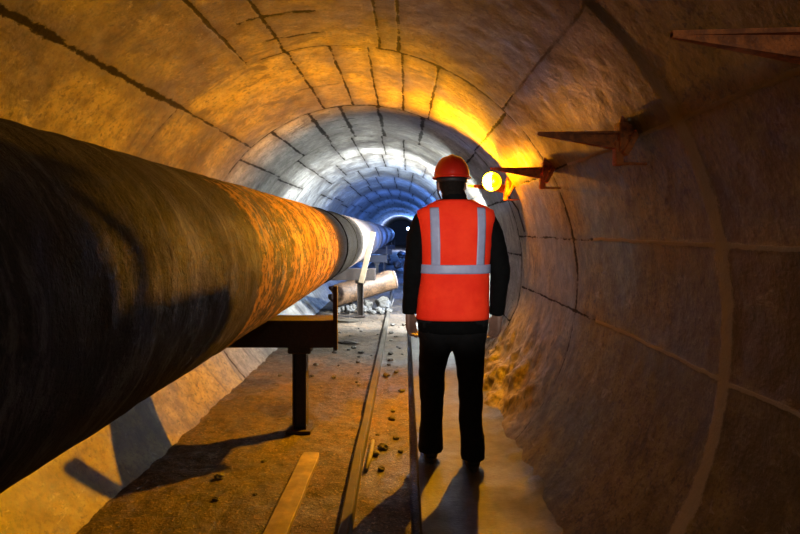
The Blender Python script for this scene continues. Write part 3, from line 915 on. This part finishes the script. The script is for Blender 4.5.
def cut_pipe():
    """A shell cut out of a steel pipe, propped up on the rubble."""
    A, B = Vector((-1.30, 9.85, .26)), Vector((-.23, 10.20, .56))
    d = (B - A).normalized(); L = (B - A).length
    u = d.cross(Vector((0, 0, 1))).normalized(); v = u.cross(d)   # v is up, u to the viewer's side
    t = empty('cut_pipe_shell', (A.x, A.y, 0), 'rusty orange shell cut from a pipe, propped on the rubble under the pipeline', 'pipe piece')
    bm = bmesh.new(); nl, na = 26, 40; r0 = .205; th = .014
    for shell, rr in ((0, r0), (1, r0 - th)):
        g = []
        for i in range(nl):
            f = i / (nl - 1)
            row = []
            a0 = math.radians(-205 + 18 * mnoise.noise((f * 4, 1, 0)) + 35 * max(0, .5 - f)); a1 = math.radians(75 + 14 * mnoise.noise((f * 5, 8, 0)) - 55 * max(0, f - .55))
            for j in range(na):
                a = a0 + (a1 - a0) * j / (na - 1)
                e = .05 * mnoise.noise((a * 1.5, 3, f)) if i in (0, nl - 1) else 0
                row.append(bm.verts.new(A + d * (f * L + e) + (u * math.cos(a) + v * math.sin(a)) * rr - Vector((A.x, A.y, 0))))
            g.append(row)
        for i in range(nl - 1):
            for j in range(na - 1):
                q = (g[i][j], g[i][j + 1], g[i + 1][j + 1], g[i + 1][j])
                bm.faces.new(q if shell == 0 else q[::-1])
        if shell == 0: g0 = g
    for i in range(nl - 1):
        for j in (0, na - 1): bm.faces.new((g0[i][j], g0[i + 1][j], g[i + 1][j], g[i][j]))
    for j in range(na - 1):
        for i in (0, nl - 1): bm.faces.new((g0[i][j], g0[i][j + 1], g[i][j + 1], g[i][j]))
    from_bm('shell', bm, M_SHELL, t, True)
    bm = bmesh.new()
    prev = None
    tube(bm, [B + d * .012 + (u * math.cos(a) + v * math.sin(a)) * (r0 - .005) - Vector((A.x, A.y, 0)) for a in np.radians(np.linspace(-205, 45, 26))], .016, 8)
    o = from_bm('cut_rim', bm, M_PIPEB, t, True); o['label'] = 'pale cut rim of the shell'
cut_pipe()

def stone(loc, r, seed, sc=(1, 1, .7), name='rubble_stone', mat=None):
    bm = bmesh.new(); ball(bm, (0, 0, 0), r, sub=3)
    for v in bm.verts:
        n = v.co.normalized()
        v.co *= 1 + .38 * mnoise.noise((n.x * 1.6 + seed, n.y * 1.6, n.z * 1.6)) + .14 * mnoise.noise((n.x * 5 + seed, n.y * 5, n.z * 5))
        v.co = Vector((v.co.x * sc[0], v.co.y * sc[1], v.co.z * sc[2]))
    zmin = min(v.co.z for v in bm.verts)
    o = from_bm(name, bm, mat or M_STONE, None, False)
    o.location = (loc[0], loc[1], loc[2] - zmin - .006)
    o.rotation_euler = (0, 0, seed * 1.7)
    return o
k = 0
r_ = random.Random(4)
heap = []
def heap_stone(x, y, r):
    global k
    o = stone((x, y, 0), r, k + 1.3, (1.0, .95, .85)); k += 1
    tag(o, 'grey rubble stone in the heap under the cut pipe shell', 'stone', 'rubble stones under the cut pipe shell')
    heap.append((x, y, r))
for x, y, r in ((-.40, 10.12, .135), (-.68, 10.04, .105), (-.93, 9.97, .07)): heap_stone(x, y, r)
tries = 0
while len(heap) < 34 and tries < 4000:
    tries += 1
    x, y, r = r_.uniform(-1.18, -.28), r_.uniform(9.52, 10.30), r_.choice((.035, .045, .06, .075))
    if abs(x + .74) < .13 and y < 9.6: continue
    lim = .055 + (x + 1.3) * .28
    if y > 9.7 and r * 2.2 > lim + .05: continue
    if all(math.hypot(x - a, y - b) > (r + c) * 1.18 for a, b, c in heap): heap_stone(x, y, r)
# loose chips scattered on the dirt deck and in the trough
def scatter(n, x0, x1, y0, y1, z, r0, r1, sc, lb, gr, mats, seed):
    done = []
    while len(done) < n:
        x, y, r = r_.uniform(x0, x1), r_.uniform(y0, y1), r_.uniform(r0, r1)
        if z == 0 and abs(x + .60) < .13 and y < 3.7: continue
        if any(math.hypot(x - a, y - b) < (r + c) * 2 for a, b, c in done): continue
        o = stone((x, y, z), r, seed + len(done) * .7, sc, 'stone_chip', mats[len(done) % len(mats)])
        tag(o, lb, 'stone', gr); done.append((x, y, r))
scatter(34, -1.25, -.36, 2.7, 8.8, 0, .010, .028, (1.2, 1, .6), 'small loose stone chip scattered on the dirt floor under the pipeline', 'loose stone chips on the dirt floor', (M_STONE, M_STONE, M_SCRAP), 40)
scatter(24, -.20, .00, 3.2, 8.8, -.05, .012, .034, (1.1, 1, .65), 'small loose chip lying in the sunken trough', 'loose chips in the trough', (M_STONE, M_WOOD), 80)
# dark lumps far down the trough
for (x, y, r, lb) in ((-.30, 21.5, .17, 'dark round lump on the floor in the blue stretch, nearest of the distant lumps'),
                      (-.66, 24.0, .16, 'dark lump on the blue lit floor close to the pipe, second of the distant lumps'),
                      (-.18, 30.0, .22, 'dark lump near the far end of the tunnel floor')):
    tag(stone((x, y, -.02), r, y, (1, 1, .85), 'debris_lump', M_SCRAP), lb, 'debris')

# a cable slung along the right wall between the brackets' feet is not seen; the lamp's own lead is
bm = bmesh.new()
wx = wall_x(1.80)
tube(bm, [(.79, 4.99, 1.818), (.84, 5.01, 1.79), (wx - .03, 5.02, 1.74), (wall_x(1.60) - .02, 5.03, 1.60), (wall_x(1.40) - .016, 5.04, 1.40)], .006, 8)
tag(from_bm('lamp_cable', bm, M_CABLE, None, True), 'thin black cable from the yellow lamp down the right wall', 'cable')

# -------------------------------------------------------------------- world, camera
w = bpy.data.worlds.new('tunnel_dark'); bpy.context.scene.world = w
w.use_nodes = True
w.node_tree.nodes['Background'].inputs[0].default_value = (.02, .018, .015, 1)
w.node_tree.nodes['Background'].inputs[1].default_value = .3

cam = bpy.data.cameras.new('camera'); co = bpy.data.objects.new('camera', cam); C.objects.link(co)
co.location = (0, 0, CAMZ); co.rotation_euler = (PI / 2, 0, 0)
cam.sensor_width = 36; cam.lens = F * 36 / 800
cam.shift_x = -5 / 800; cam.shift_y = -35 / 800
cam.clip_start = .05; cam.clip_end = 200
sc = bpy.context.scene
sc.camera = co
sc.view_settings.view_transform = 'Standard'
sc.view_settings.look = 'None'
sc.view_settings.exposure = 0.0
sc.view_settings.gamma = 1.0
sc.view_settings.use_curve_mapping = False
sc.cycles.max_bounces = 10
sc.cycles.diffuse_bounces = 6
sc.cycles.use_denoising = True
sc.cycles.denoising_prefilter = 'ACCURATE'
sc.cycles.use_adaptive_sampling = False
sc.cycles.sample_clamp_indirect = 6
